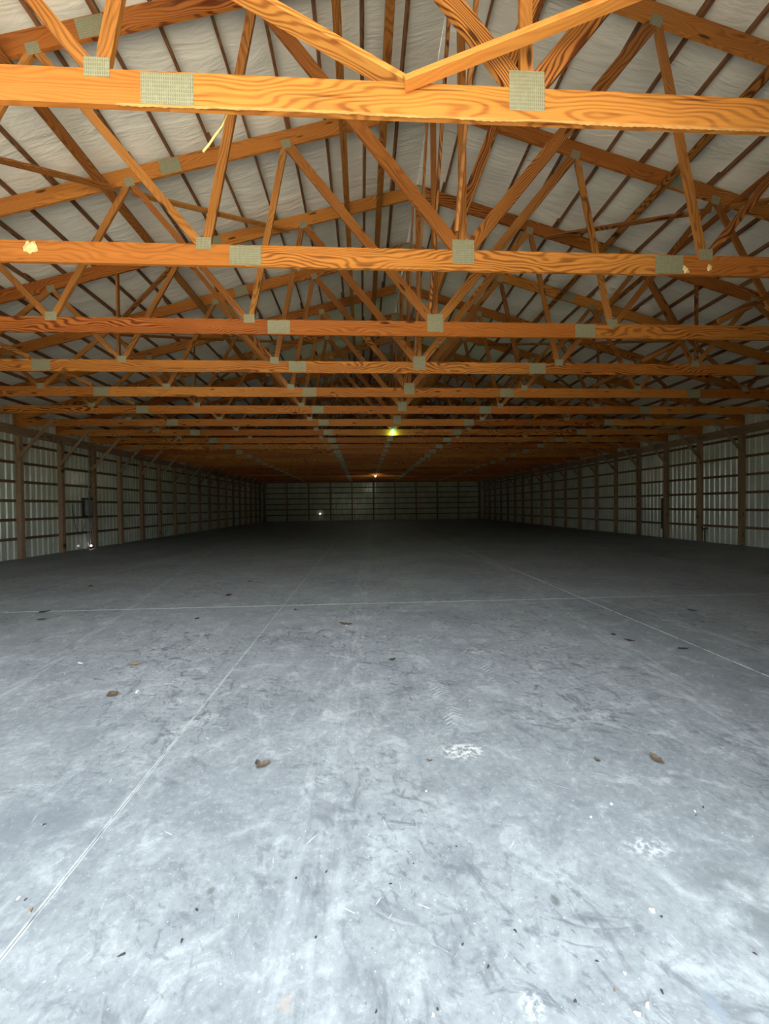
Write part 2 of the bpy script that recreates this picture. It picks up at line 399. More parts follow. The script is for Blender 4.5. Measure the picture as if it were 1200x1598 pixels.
def slab_me(sx, sy):
    x, y, h, c = sx / 2, sy / 2, 0.004, 0.0015
    v = [(-x, -y, -h), (x, -y, -h), (x, y, -h), (-x, y, -h), (-x, -y, -c), (x, -y, -c), (x, y, -c), (-x, y, -c),
         (-x + c, -y + c, 0), (x - c, -y + c, 0), (x - c, y - c, 0), (-x + c, y - c, 0)]
    f = [(0, 3, 2, 1), (8, 9, 10, 11)] + [(i, (i + 1) % 4, 4 + (i + 1) % 4, 4 + i) for i in range(4)] + [(4 + i, 4 + (i + 1) % 4, 8 + (i + 1) % 4, 8 + i) for i in range(4)]
    return mesh('concrete_slab', v, f, M['concrete'])
gap = 0.0035
for i in range(5):
    for j in range(8):
        x0, x1, y0, y1 = FX[i] + gap, FX[i + 1] - gap, FY[j] + gap, FY[j + 1] - gap
        o = put('concrete_slab', slab_me(x1 - x0, y1 - y0), ((x0 + x1) / 2 - fl.location.x, (y0 + y1) / 2 - fl.location.y, 0.0545), None, fl)

# ------------------------------------------------------------------ ceiling: insulation sheet and purlins
SHEET0 = PK + CH + 0.094
PROWS = [0.51 + 0.575 * k for k in range(21)]
LAP = 0.17
def ceiling(side, name):
    s = side
    NX, NY = 21 * 6, 330
    r0, r1 = 0.0, HALF + 0.34
    y0, y1 = YF - 0.02, YE + 0.08
    v, f = [], []
    rr = random.Random(3 + s)
    wav = [(rr.uniform(2.2, 9.0), rr.uniform(-0.7, 0.7), rr.uniform(0, 6.28), rr.uniform(0.002, 0.006)) for _ in range(9)]
    for j in range(NY + 1):
        y = y0 + (y1 - y0) * j / NY
        for i in range(NX + 1):
            r = r0 + (r1 - r0) * i / NX
            ph = ((r - 0.51) / 0.575) % 1.0
            sag = 0.022 * math.sin(math.pi * ph) ** 2 if r > 0.51 else 0
            amp = math.sin(math.pi * ph) ** 2
            wob = sum(a * math.sin(k * y + q * r + p) for k, q, p, a in wav) * amp
            z = SHEET0 - SL * r - sag + wob
            v.append((s * r, y, z))
    for j in range(NY):
        for i in range(NX):
            a = j * (NX + 1) + i; q = (a, a + 1, a + NX + 2, a + NX + 1)
            f.append(q if s < 0 else q[::-1])
    o = put(name, mesh(name, v, f, M['sheet'], True), (XC, 0, 0)); tag(o, kind='structure')
    # purlin boards on edge, lapped side by side over every second truss
    cache = {}
    for k, r in enumerate(PROWS):
        z = PK + CH - SL * r + 0.046
        cut = [YF] + [TY(n) for n in range(2 - k % 2, 25, 2)] + [YE]
        cut = [c for i, c in enumerate(cut) if i == 0 or c - cut[i - 1] > 0.5]
        for i in range(len(cut) - 1):
            a, b = cut[i] - (LAP if i else 0), cut[i + 1] + (LAP if i < len(cut) - 2 else 0)
            key = round(b - a, 3)
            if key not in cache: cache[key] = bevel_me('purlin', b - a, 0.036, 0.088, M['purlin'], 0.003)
            off = 0.019 * (1 if i % 2 else -1)
            zz = z - SL * 0
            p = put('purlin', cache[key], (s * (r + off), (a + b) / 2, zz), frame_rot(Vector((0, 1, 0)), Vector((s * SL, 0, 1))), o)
    return o
ceil_l = ceiling(-1, 'ceiling_left'); ceil_r = ceiling(1, 'ceiling_right')

# ------------------------------------------------------------------ walls
def panel_me(width, z0, ztop0, ztop1):
    """ribbed steel sheet, local X along the wall, ribs pressed outward (local +Y outward)"""
    rib = 0.2286; prof = []
    n = max(1, round(width / rib)); rw = width / n
    x = 0
    for k in range(n):
        b = k * rw
        prof += [(b, 0.0), (b + rw * .5 - 0.036, 0.0), (b + rw * .5 - 0.008, 0.030), (b + rw * .5 + 0.008, 0.030), (b + rw * .5 + 0.036, 0.0)]
    prof.append((width, 0.0))
    v = []
    for (x, y) in prof:
        zt = ztop0 + (ztop1 - ztop0) * x / width
        v += [(x, y, z0), (x, y, zt)]
    f = [(2 * i, 2 * i + 1, 2 * i + 3, 2 * i + 2) for i in range(len(prof) - 1)]
    return mesh('wall_panel', v, f, M['steel'])
def side_wall(name, xc, s, zg, yoff):
    """s = outward direction along X"""
    W = empty(name, (xc, 0, 0)); tag(W, kind='structure')
    post_me = bevel_me('post', 4.185, 0.15, 0.15, M['post'], 0.008)
    for n in range(0, 26):
        put('post', post_me, (0, (TY(n) if n < 25 else YE - 0.09) + yoff, 2.0925), frame_rot(Vector((0, 0, 1)), Vector((1, 0, 0))), W)
    # girts on the outer face of the posts, two bays long
    me2 = bevel_me('girt', 2 * SP - 0.004, 0.038, 0.089, M['girt'], 0.003)
    for z in zg:
        for k in range(12):
            put('girt', me2, (s * 0.095, TY(1 + 2 * k) + yoff, z), frame_rot(Vector((0, 1, 0))), W)
    for yc in (YF - 0.03, YE + 0.085):
        put('corner_trim', bevel_me('corner_trim', 4.72, 0.30, 0.30, M['steel'], 0.01), (s * 0.20, yc, 2.30), frame_rot(Vector((0, 0, 1)), Vector((1, 0, 0))), W)
    hb = bevel_me('header_beam', 2 * SP - 0.004, 0.038, 0.29, M['post'], 0.003)
    for k in range(12):
        put('header_beam', hb, (-s * 0.095, TY(1 + 2 * k) + yoff, 4.052), frame_rot(Vector((0, 1, 0))), W)
    L = YE + 0.06 - YF; n = round(L / 0.9144); pw = L / n
    pm = panel_me(pw, -0.02, 4.64, 4.64)
    for k in range(n):
        if s < 0:   # local X along +Y, local Y outward = -X
            R = Matrix(((0, -1, 0), (1, 0, 0), (0, 0, 1))); loc = (-0.1155, YF + k * pw, 0)
        else:
            R = Matrix(((0, 1, 0), (-1, 0, 0), (0, 0, 1))); loc = (0.1155, YF + (k + 1) * pw, 0)
        put('wall_panel', pm, loc, R, W)
    # knee braces from post to bottom chord, nailed to the far face of both
    for n in range(1, 25):
        y = TY(n) - 0.038
        board('knee_brace', (-s * 0.02, y, 3.14 + rnd.uniform(-.03, .03)), (-s * (1.12 + rnd.uniform(-.03, .03)), y, 4.41), 0.10, 0.036, M['post'], W)
    return W
WL = side_wall('wall_left', XL, -1, [0.64 + 0.606 * k for k in range(6)], 0.075)
WR = side_wall('wall_right', XR, 1, [0.64, 1.265, 1.88, 2.5, 3.14, 3.80], 0.095)

def gable_z(x): return SHEET0 - SL * abs(x - XC) - 0.012
# end wall
WE = empty('wall_end', (XC, YE, 0)); tag(WE, kind='structure')
for k in range(11):
    x = XL + 0.12 + (XR - XL - 0.24) * k / 10
    h = gable_z(x) - 0.14
    put('post', bevel_me('post', h, 0.15, 0.15, M['post'], 0.008), (x - XC, -0.03, h / 2), frame_rot(Vector((0, 0, 1)), Vector((1, 0, 0))), WE)
for z in [0.64 + 0.606 * k for k in range(12)]:
    lim = HALF - 0.05 if z < 4.5 else (SHEET0 - 0.14 - z) / SL - 0.1
    if lim < 0.6: continue
    nseg = max(2, round(2 * lim / 4.84)); step = 2 * lim / nseg
    gm = bevel_me('girt', step - 0.004, 0.038, 0.089, M['girt'], 0.003)
    for k in range(nseg):
        put('girt', gm, (-lim + step * (k + 0.5), 0.065, z), None, WE)
x0, x1 = XL - 0.12, XR + 0.12; n = round((x1 - x0) / 0.9144); pw = (x1 - x0) / n
for k in range(n):
    a, b = x0 + k * pw, x0 + (k + 1) * pw
    put('wall_panel', panel_me(pw, -0.02, gable_z(a) + 0.03, gable_z(b) + 0.03), (a - XC, 0.086, 0), None, WE)
# front wall with the open doorway the camera stands in
WF = empty('wall_front', (XC, YF, 0)); tag(WF, kind='structure')
k = 0; x = x0
edges = [x0]
while edges[-1] < DOOR_L - 0.95: edges.append(edges[-1] + 0.9144)
edges.append(DOOR_L)
while edges[-1] < DOOR_R - 0.95: edges.append(edges[-1] + 0.9144)
edges.append(DOOR_R)
while edges[-1] < x1 - 0.95: edges.append(edges[-1] + 0.9144)
edges.append(x1)
for a, b in zip(edges[:-1], edges[1:]):
    inside = a >= DOOR_L - 1e-6 and b <= DOOR_R + 1e-6
    # local X reversed so that the ribs face outdoors
    put('wall_panel', panel_me(b - a, DOOR_H if inside else -0.02, gable_z(b) + 0.03, gable_z(a) + 0.03), (b - XC, -0.03, 0), Matrix(((-1, 0, 0), (0, -1, 0), (0, 0, 1))), WF)
for dx, nm in ((DOOR_L - 0.075, 'door_post'), (DOOR_R + 0.075, 'door_post')):
    put(nm, bevel_me('door_post', DOOR_H + .2, 0.14, 0.14, M['post'], 0.006), (dx - XC, 0.05, (DOOR_H + .2) / 2), frame_rot(Vector((0, 0, 1)), Vector((1, 0, 0))), WF)
put('door_header', bevel_me('door_header', DOOR_R - DOOR_L + .3, 0.076, 0.29, M['post'], 0.004), ((DOOR_L + DOOR_R) / 2 - XC, 0.09, DOOR_H + 0.345), None, WF)

# ------------------------------------------------------------------ roof trusses
B = [0.0, 2.865, 5.77, 8.62]; T = [2.27, 4.60, 7.05, 9.35]
def zu(x): return PK - SL * abs(x)          # underside of the top chord
KP = 0.044
def build_truss_parts():
    out = []                                 # (name, mesh, loc, rot)
    EPS = 0.0005
    # bottom chord: five boards butted under the splice plates
    cutx = [-HALF, -7.27, -2.42, 2.43, 7.25, HALF]
    zc = (ZB + ZT) / 2
    for a, b in zip(cutx[:-1], cutx[1:]):
        c = [(1, 0, b - 0.001), (-1, 0, -(a + 0.001)), (-SL, 1, PK - EPS), (SL, 1, PK - EPS)]
        out.append(('bottom_chord',) + member('bottom_chord', (a, zc), (b, zc), ZT - ZB, 0.038, M['pine'], c))
    # top chords, spliced at about 4 m from the ridge
    for s in (-1, 1):
        pts = [0.0, 4.0, HALF]
        for a, b in zip(pts[:-1], pts[1:]):
            A, Bq = (s * a, zu(a) + CH / 2), (s * b, zu(b) + CH / 2)
            c = [(s, 0, b - 0.001), (-s, 0, -(a + 0.001))]
            if s < 0: A, Bq = Bq, A
            out.append(('top_chord',) + member('top_chord', A, Bq, CH / math.sqrt(1 + SL * SL), 0.038, M['pine'], c))
    low = (0, -1, -(ZT + EPS)); hi = [(SL, 1, PK - EPS), (-SL, 1, PK - EPS)]
    t = 0.0372
    out.append(('king_post',) + member('king_post', (0, ZT), (0, PK), 2 * KP, t, M['web'], [low] + hi))
    for s in (-1, 1):
        def web(xb, xt, w, cut):
            out.append(('web',) + member('web', (s * xb, ZT - 0.02), (s * xt, zu(xt) + 0.02), w, t, M['web'], [low] + hi + cut))
        L_ = lambda x: (s, 0, x - 0.0008)      # stay inside |x|<=x
        R_ = lambda x: (-s, 0, -(x + 0.0008))  # stay outside
        web(B[0] + 0.03, T[0] - 0.02, 0.14, [R_(KP), L_(T[0])])
        web(B[1] - 0.02, T[0] + 0.02, 0.095, [L_(B[1]), R_(T[0])])
        web(B[1] + 0.02, T[1] - 0.02, 0.09, [R_(B[1]), L_(T[1])])
        web(B[2] - 0.02, T[1] + 0.02, 0.09, [L_(B[2]), R_(T[1])])
        web(B[2] + 0.02, T[2] - 0.02, 0.09, [R_(B[2]), L_(T[2])])
        web(B[3] - 0.02, T[2] + 0.02, 0.09, [L_(B[3]), R_(T[2])])
        web(B[3] + 0.02, T[3] - 0.02, 0.09, [R_(B[3]), L_(T[3])])
    # toothed plates on the face towards the door
    yp = -0.0202
    plate = lambda w_, h_: box_me('gusset_plate', w_, 0.0022, h_, M['plate'])
    I = Matrix.Identity(3)
    out.append(('gusset_plate', plate(0.25, 0.27), Vector((0, yp, 4.405)), I))
    pb, ps, pt, pts_ = plate(0.165, 0.125), plate(0.34, 0.205), plate(0.14, 0.13), plate(0.30, 0.215)
    for s in (-1, 1):
        for i in (1, 2, 3): out.append(('gusset_plate', pb, Vector((s * B[i], yp, ZT + 0.01)), I))
        for xs in (2.42, 7.26): out.append(('gusset_plate', ps, Vector((s * xs, yp, zc)), I))
        th = math.atan(SL) * s
        Rs = Matrix.Rotation(th, 3, 'Y')
        for x in T: out.append(('gusset_plate', pt, Vector((s * x, yp, zu(x) + 0.03)), Rs))
        out.append(('gusset_plate', pts_, Vector((s * 4.0, yp, zu(4.0) + CH / 2)), Rs))
    out.append(('gusset_plate', plate(0.30, 0.24), Vector((0, yp, PK + CH / 2 - 0.03)), I))
    return out
PARTS = build_truss_parts()
ORD = ['nearest', 'second', 'third', 'fourth', 'fifth', 'sixth', 'seventh', 'eighth', 'ninth', 'tenth', 'eleventh', 'twelfth', 'thirteenth',
       'fourteenth', 'fifteenth', 'sixteenth', 'seventeenth', 'eighteenth', 'nineteenth', 'twentieth', 'twenty-first', 'twenty-second', 'twenty-third', 'twenty-fourth']
for n in range(1, NT + 1):
    t_ = empty('roof_truss', (XC, TY(n), ZB))
    lab = ('pine roof truss nearest the doorway, with the widest orange bottom chord' if n == 1 else
           'last pine roof truss, just in front of the dark end wall' if n == NT else
           '%s pine roof truss from the doorway, spanning wall to wall' % ORD[n - 1])
    tag(t_, lab, 'roof truss', 'row of wooden roof trusses')
    for (nm, me, loc, R) in PARTS:
        put(nm, me, loc - Vector((0, 0, ZB)), R, t_)
    if n == 1:   # torn, furry lower edge of the nearest chord
        r = random.Random(5); v, f = [], []; N = 230
        lo = 0.006
        for i in range(N + 1):
            x = -2.75 + 6.0 * i / N
            lo = min(0.016, max(0.001, lo + r.uniform(-0.004, 0.004)))
            up_ = 0.008 + 0.010 * (0.5 + 0.5 * math.sin(x * 3.1)) * r.uniform(0.4, 1.0)
            for yy in (-0.0215, -0.0192):
                v += [(x, yy, -lo * (0.6 if i % 2 else 1.0)), (x, yy, up_)]
        for i in range(N):
            a, b = 4 * i, 4 * i + 4
            f += [(a, b, b + 1, a + 1), (a + 2, a + 3, b + 3, b + 2), (a, a + 2, b + 2, b), (a + 1, b + 1, b + 3, a + 3)]
        tag(put('torn_edge', mesh('torn_edge', v, f, M['fibre']), (0, 0, 0), None, t_), 'pale torn wood fibres')

# ------------------------------------------------------------------ bracing between the trusses
def brace(name, a, b, w, t, label, group=None, up=(0, 0, 1), mat='web', cat='brace'):
    """a, b given from the ridge line: (x from ridge, y, z)"""
    o = board(name, (a[0] + XC, a[1], a[2]), (b[0] + XC, b[1], b[2]), w, t, M[mat], None, up)
    return tag(o, label, cat, group)
# long boards nailed flat under the top chords, end to end
def runner(x, w, where):
    z = zu(x) - 0.0195 - (w / 2) * SL * 0.0
    cuts = [YF + 0.1, TY(4) + 0.1, TY(7) + 0.1, TY(10) + .1, TY(13) + .1, TY(16) + .1, TY(19) + .1, TY(22) + .1, YE - 0.12]
    up = Vector((math.copysign(SL, x), 0, 1))
    for i in range(len(cuts) - 1):
        a, b = Vector((x + XC, cuts[i] + .002, z)), Vector((x + XC, cuts[i + 1] - .002, z))
        o = board('lateral_brace', a, b, 0.036, w, M['web'], None, up)
        dist = ['nearest the doorway', 'second from the doorway', 'third from the doorway', 'fourth from the doorway', 'fifth from the doorway', 'sixth from the doorway', 'seventh from the doorway', 'last before the end wall'][i]
        tag(o, 'flat board under the rafters %s, %s' % (where, dist), 'brace', 'long boards under the rafters')
runner(-0.774, 0.115, 'just left of the ridge')
runner(-1.40, 0.10, 'further left of the ridge')
runner(-4.91, 0.14, 'halfway down the left roof slope')
runner(3.70, 0.115, 'halfway down the right roof slope')
runner(4.83, 0.10, 'low on the right roof slope')

# two flat boards forming a V on the nearest truss
def at_plane(px, py, Y):
    v = ray(px, py); t = Y / v.y; return Vector((v.x * t, Y, HC + v.z * t))
def vboard(p0, p1, y0, y1, k, w_, label):
    a = at_plane(p0[0], p0[1], y0); b = at_plane(p1[0], p1[1], y1)
    b = a + (b - a) * k
    tag(board('flat_brace', a, b, 0.038, w_, M['pale'], None), label, 'brace')
vboard((650, 146), (425, 17), TY(1) + 0.095, TY(1) + 0.13, 3.0, 0.14, 'bright flat board rising left from the middle of the nearest truss')
vboard((632, 131), (985, -8), TY(1) - 0.066, TY(1) - 0.26, 2.2, 0.089, 'bright flat board rising right across the webs of the nearest truss')
# slanting sway boards beside each king post
for n in range(1, 14):
    a, b = (-0.15, TY(n) + 0.040, 4.52), (1.00, TY(n) + 0.040, zu(1.0) + 0.06)
    o = brace('sway_brace', a, b, 0.089, 0.036, 'leaning board behind the king post of the %s roof truss' % ORD[n - 1], 'sway boards along the ridge')
# boards in the ridge plane from the foot of one king post to the peak of the one before
for n in range(2, 12):
    brace('ridge_brace', (-0.09, TY(n) - 0.065, 4.60), (-0.09, TY(n - 1) + 0.05, 7.55), 0.089, 0.036,
          'sloping board running from the foot of the %s king post to the truss before it' % ORD[n - 1], 'sloping boards along the ridge', up=(0, 1, 0))
# short shallow boards standing on the bottom chords
for n in range(2, 10):
    y = TY(n) - 0.019 - 0.02
    if n > 2:
        brace('chord_brace', (-7.44, y, 4.46), (-8.95, y, 4.46 + 0.44 * 1.51), 0.07, 0.036, 'shallow board rising left from the bottom chord of the %s truss' % ORD[n - 1], 'shallow boards on the bottom chords')
    brace('chord_brace', (4.62, y, 4.48), (7.0, y, 4.48 + 0.48 * 2.38), 0.07, 0.036, 'shallow board rising right from the bottom chord of the %s truss' % ORD[n - 1], 'shallow boards on the bottom chords')
# uprights at the outer bottom nodes of every other truss
for n in (4, 6, 8):
    for s, sd_ in ((-1, 'left'), (1, 'right')):
        x = s * (B[2] + 0.08)
        brace('upright', (x, TY(n) + 0.040, 4.42), (x, TY(n) + 0.040, zu(x) + 0.1), 0.075, 0.036, 'thin upright behind the %s half of the %s roof truss' % (sd_, ORD[n - 1]), 'uprights behind the trusses', up=(0, 1, 0))
# diagonal boards in the plane of the roof, under the rafters
for n, (xa, xb) in {2: (6.9, 4.7), 3: (4.7, 2.45), 4: (4.7, 7.1), 5: (7.1, 4.9), 6: (4.9, 2.6), 7: (5.0, 7.4)}.items():
    for s, sd_ in ((-1, 'left'), (1, 'right')):
        zf = lambda x: zu(x) - 0.062
        brace('diagonal_brace', (s * (xa + .04 * (xb - xa)), TY(n) + .07, zf(xa + .04 * (xb - xa))), (s * (xb - .04 * (xb - xa)), TY(n + 1) - .07, zf(xb - .04 * (xb - xa))), 0.036, 0.089,
              'diagonal board under the %s rafters between the %s and %s trusses' % (sd_, ORD[n - 1], ORD[n]), 'diagonal boards under the rafters', up=(s * SL, 0, 1))

# ------------------------------------------------------------------ bulbs
def bulb(loc, matb, watts, colr, label, drop):
    e = empty('light_bulb', loc); tag(e, label, 'light bulb', 'bare bulbs on the trusses')
    lathe('socket', [(0.0, drop), (0.045, drop), (0.045, drop - 0.02), (0.024, drop - 0.03), (0.022, 0.035), (0.0, 0.035)], M['socket'], (0, 0, 0), e)
    lathe('glass_bulb', [(0.0, 0.036), (0.015, 0.034), (0.02, 0.01), (0.033, -0.02), (0.036, -0.045), (0.028, -0.07), (0.012, -0.083), (0.0, -0.086)], matb, (0, 0, 0), e)
    li = bpy.data.lights.new('bulb_light', 'POINT'); li.energy = watts; li.color = colr; li.shadow_soft_size = 0.05
    lo = bpy.data.objects.new('bulb_light', li); COL.objects.link(lo); lo.location = (0, -0.0, -0.15); lo.parent = e
bulb((1.15, TY(8) - 0.075, 4.36), M['bulb_green'], 6, (0.45, 1.0, 0.16), 'glowing greenish bare bulb on the eighth truss, the nearer lamp', 0.10)
bulb((1.11, TY(19) - 0.07, 4.12), M['bulb_warm'], 16, (1.0, 0.93, 0.68), 'glowing warm white bare bulb near the end wall, the farther lamp', 0.10)

# ------------------------------------------------------------------ things on the walls
e = empty('electrical_panel', (XL + 0.02, 16.45, 1.62)); tag(e, 'grey electrical panel box with conduits on the left wall', 'electrical panel')
put('backing_board', bevel_me('backing_board', 0.62, 0.02, 0.78, M['darkboard'], 0.003), (-0.03, 0, 0), frame_rot(Vector((0, 1, 0))), e)
bx_ = put('cabinet', bevel_me('cabinet', 0.36, 0.11, 0.62, M['panelgrey'], 0.008), (0.036, 0.03, 0), frame_rot(Vector((0, 1, 0))), e)
dr = put('door', bevel_me('door', 0.31, 0.01, 0.55, M['panelgrey'], 0.003), (0.097, 0.03, 0), frame_rot(Vector((0, 1, 0))), e)
put('latch', bevel_me('latch', 0.03, 0.012, 0.06, M['darkiron'], 0.002), (0.12, 0.0, 0), None, dr)
for k, yy in enumerate((-0.06, 0.02, 0.11)):
    tube('conduit', [(0.03, yy + 0.03, -0.30), (0.03, yy + 0.03, -0.7), (0.02, yy * 1.8 + 0.03, -1.1), (0.02, yy * 2.2 + 0.03, -1.6)], 0.018, M['conduit'], e)
tube('riser', [(0.03, 0.03, 0.3), (0.03, 0.03, 1.2), (0.03, 0.06, 2.5)], 0.02, M['conduit'], e)
cb = tube('hanging_cable', [(XL + .03, 15.55, 1.75), (XL + .05, 15.62, 1.1), (XL + .06, 15.75, 0.72), (XL + .06, 15.95, 0.6), (XL + .05, 16.1, 0.72), (XL + .05, 16.2, 1.0)], 0.011, M['cable'])
tag(cb, 'thin black cable hanging in a loop beside the electrical panel', 'cable')
e = empty('night_light', (XL + 0.13, 16.40, 0.0)); tag(e, 'small lit lamp on the floor below the electrical panel', 'lamp')
lathe('housing', [(0.0, 0.0), (0.05, 0.0), (0.05, 0.07), (0.035, 0.085), (0.0, 0.085)], M['darkiron'], (0, 0, 0), e)
lathe('lens', [(0.034, 0.086), (0.038, 0.11), (0.03, 0.14), (0.0, 0.155)], M['spark'], (0, 0, 0), e)
e = empty('wall_lamp', (-4.77, YE - 0.02, 0.76)); tag(e, 'tiny bright lamp low on the dark end wall', 'lamp')
put('bracket', bevel_me('bracket', 0.10, 0.06, 0.06, M['darkiron'], 0.006), (0, 0.08, 0.0), None, e)
lathe('lens', [(0.0, -0.05), (0.05, -0.03), (0.06, 0.0), (0.05, 0.03), (0.0, 0.05)], M['spark'], (0, 0, 0), e)
e = empty('water_spigot', (XR - 0.02, 14.86, 0.47)); tag(e, 'small dark spigot on a pipe against the right wall', 'spigot')
tube('pipe', [(0, 0, -0.47), (0, 0, 0.0), (0, 0, 0.06)], 0.016, M['darkiron'], e)
tube('spout', [(0.0, 0, 0.02), (-0.08, -0.02, 0.03), (-0.13, -0.03, 0.0), (-0.14, -0.03, -0.05)], 0.018, M['darkiron'], e)
tube('handle', [(-0.02, -0.14, 0.07), (-0.02, 0, 0.08), (-0.02, 0.14, 0.07)], 0.02, M['darkiron'], e)
lathe('cap', [(0.0, 0.14), (0.025, 0.13), (0.032, 0.10), (0.026, 0.075)], M['white'], (-0.02, 0, 0), e)
e = empty('cable_trunk', (XR + 0.0, 17.035, 0)); tag(e, 'dark narrow upright box beside a right wall post', 'box')
put('body', bevel_me('body', 1.35, 0.16, 0.10, M['darkboard'], 0.006), (0, 0, 1.08), frame_rot(Vector((0, 0, 1)), Vector((1, 0, 0))), e)
tube('pipe', [(0, 0, 0.0), (0, 0, 0.42)], 0.02, M['darkiron'], e)

# splinter hanging from the nearest chord, dried mud on the second one
yf = TY(1) - 0.005
pts = [at_plane(353, 179, yf), at_plane(347, 198, yf - .01), at_plane(334, 214, yf - .02), at_plane(326, 226, yf - .02), at_plane(317, 237, yf - .02)]
o = tube('wood_splinter', pts, 0.0075, M['raw'], None, 5); tag(o, 'pale wood splinter dangling from the nearest bottom chord', 'splinter')
def blob(name, c, rx, ry, rz, mat, seed, label, cat, group=None, arms=0):
    r = random.Random(seed); v, f = [], []
    nu, nv = 16, 8
    ph = [r.uniform(0, 6.28) for _ in range(6)]
    for j in range(nv + 1):
        for i in range(nu):
            th, la = 2 * math.pi * i / nu, -math.pi / 2 + math.pi * j / nv
            k = 1 + 0.28 * math.sin(2 * th + ph[0]) + 0.22 * math.sin(5 * th + ph[1]) + 0.15 * math.sin(3 * la + ph[2])
            v.append((rx * k * math.cos(la) * math.cos(th), ry * math.sin(la), rz * k * math.cos(la) * math.sin(th)))
    for j in range(nv):
        for i in range(nu):
            f.append((j * nu + i, j * nu + (i + 1) % nu, (j + 1) * nu + (i + 1) % nu, (j + 1) * nu + i))
    return tag(put(name, mesh(name, v, f, mat, True), c), label, cat, group)
yf = TY(2) - 0.019
blob('mud_patch', at_plane(48, 386, yf - .004), 0.055, 0.018, 0.075, M['mud'], 3, 'yellowish splat of dried mud on the left of the second truss', 'mud')
blob('mud_patch', at_plane(1070, 421, yf), 0.05, 0.008, 0.04, M['mud'], 5, 'pale dried mud just right of the splice on the second truss', 'mud')
blob('mud_patch', at_plane(1107, 418, yf), 0.035, 0.008, 0.03, M['mud'], 6, 'small pale dried mud below the right node of the second truss', 'mud')

# ------------------------------------------------------------------ litter on the slab
def leaf_me(r, lx, ly, curl, mat, pointed=True):
    n = 9; v, f = [], []
    for i in range(n):
        u = i / (n - 1); wv = math.sin(math.pi * u) ** (0.8 if pointed else 0.4) * (1 + 0.25 * math.sin(9 * u + r.uniform(0, 6)))
        z = curl * (abs(u - .5) * 2) ** 2
        for s in (-1, 0, 1):
            v.append(((u - .5) * lx, s * ly / 2 * wv + 0.1 * ly * math.sin(5 * u), z + abs(s) * curl * 0.6 * wv + 0.0015))
    for i in range(n - 1):
        for k in range(2):
            a = i * 3 + k; f.append((a, a + 3, a + 4, a + 1))
    top = len(v)
    v += [(x, y, z + 0.0012) for x, y, z in v]
    f = [q[::-1] for q in f] + [tuple(i + top for i in q) for q in f]
    ring = [i * 3 for i in range(n)] + [(n - 1) * 3 + 1, (n - 1) * 3 + 2] + [i * 3 + 2 for i in range(n - 2, -1, -1)] + [1]
    m_ = len(ring)
    f += [(ring[i], ring[(i + 1) % m_], ring[(i + 1) % m_] + top, ring[i] + top) for i in range(m_)]
    return mesh('leaf', v, f, mat)
def chip_me(r, lx, ly, h, mat):
    n = 7; ang = sorted(r.uniform(0, 6.28) for _ in range(n))
    rr = [r.uniform(0.65, 1.0) for _ in range(n)]
    v = [(math.cos(a) * lx / 2 * q, math.sin(a) * ly / 2 * q, 0) for a, q in zip(ang, rr)]
    v += [(x * 0.8, y * 0.8, h) for x, y, _ in v]
    f = [tuple(range(n - 1, -1, -1)), tuple(range(n, 2 * n))] + [(i, (i + 1) % n, n + (i + 1) % n, n + i) for i in range(n)]
    return mesh('chip', v, f, mat)
def litter(name, px, py, lpx, wpx, mat, label, cat, group, kind='leaf', rot=None, curl=0.012):
    p = on_floor(px, py); d = (p - Vector((0, 0, HC))).length
    sc = d / F; ln = lpx * sc; wd = wpx * sc
    r = random.Random(int(px * 7 + py))
    if kind != 'leaf': ln *= 0.68; wd *= 0.55
    me = leaf_me(r, ln, wd, curl * min(1, ln / 0.05), M[mat]) if kind == 'leaf' else chip_me(r, ln, wd, min(ln, wd) * 0.35, M[mat])
    a = rot if rot is not None else r.uniform(0, 3.14)
    o = put(name, me, (p.x, p.y, 0.0005), Matrix.Rotation(a, 3, 'Z'))
    return tag(o, label, cat, group)
LV = 'dry leaves on the slab'
for px, py, l, w_, mt, lab in (
    (410, 1195, 20, 12, 'leafbrown', 'curled brown leaf on the slab right of the long joint, mid foreground'),
    (402, 1192, 11, 7, 'leafdark', 'small dark leaf scrap touching the curled brown leaf'),
    (1025, 1186, 20, 10, 'leafbrown', 'curled brown leaf alone on the right of the slab'),
    (176, 1084, 18, 12, 'leafbrown', 'brown leaf left of the white chip, left of the long joint'),
    (209, 1037, 16, 10, 'leaftan', 'tan leaf furthest back of the three left of the long joint'),
    (539, 974, 22, 12, 'leafbrown', 'brown leaf with a pale side behind the tread prints'),
    (357, 929, 10, 10, 'leafdark', 'dark leaf standing up just behind the cross joint'),
    (69, 955, 13, 6, 'leafdark', 'dark leaf near the left end of the cross joint'),
    (65, 967, 9, 5, 'leafdark', 'dark leaf just in front of the left end of the cross joint'),
    (612, 1030, 13, 6, 'leafdark', 'dark leaf left of the curved tyre print'),
    (982, 1000, 13, 6, 'leafdark', 'dark leaf left of another beside the right long joint'),
    (1066, 1013, 15, 6, 'leafdark', 'dark leaf close to the right long joint'),
    (957, 991, 8, 6, 'leafdark', 'small dark leaf, innermost of the three by the right long joint'),
    (1080, 953, 10, 5, 'leafdark', 'dark leaf far right beyond the right long joint'),
    (141, 915, 10, 4, 'leafdark', 'dark leaf on the dim slab toward the left wall'),
    (390, 908, 8, 4, 'leafdark', 'dark leaf far back left of the long joint'),
    (307, 966, 8, 5, 'leafdark', 'dark leaf in front of the cross joint, left of the long joint'),
    (461, 952, 6, 6, 'leafdark', 'dark pellet-like leaf right where the long and cross joints meet'),
    (670, 1188, 8, 4, 'leafbrown', 'tiny brown leaf left of the chalky spill'),
    (932, 1187, 9, 5, 'leafbrown', 'small brown leaf between the chalky spill and the curled leaf'),
    ):
    litter('dry_leaf', px, py, l, w_, mt, lab, 'leaf', LV)
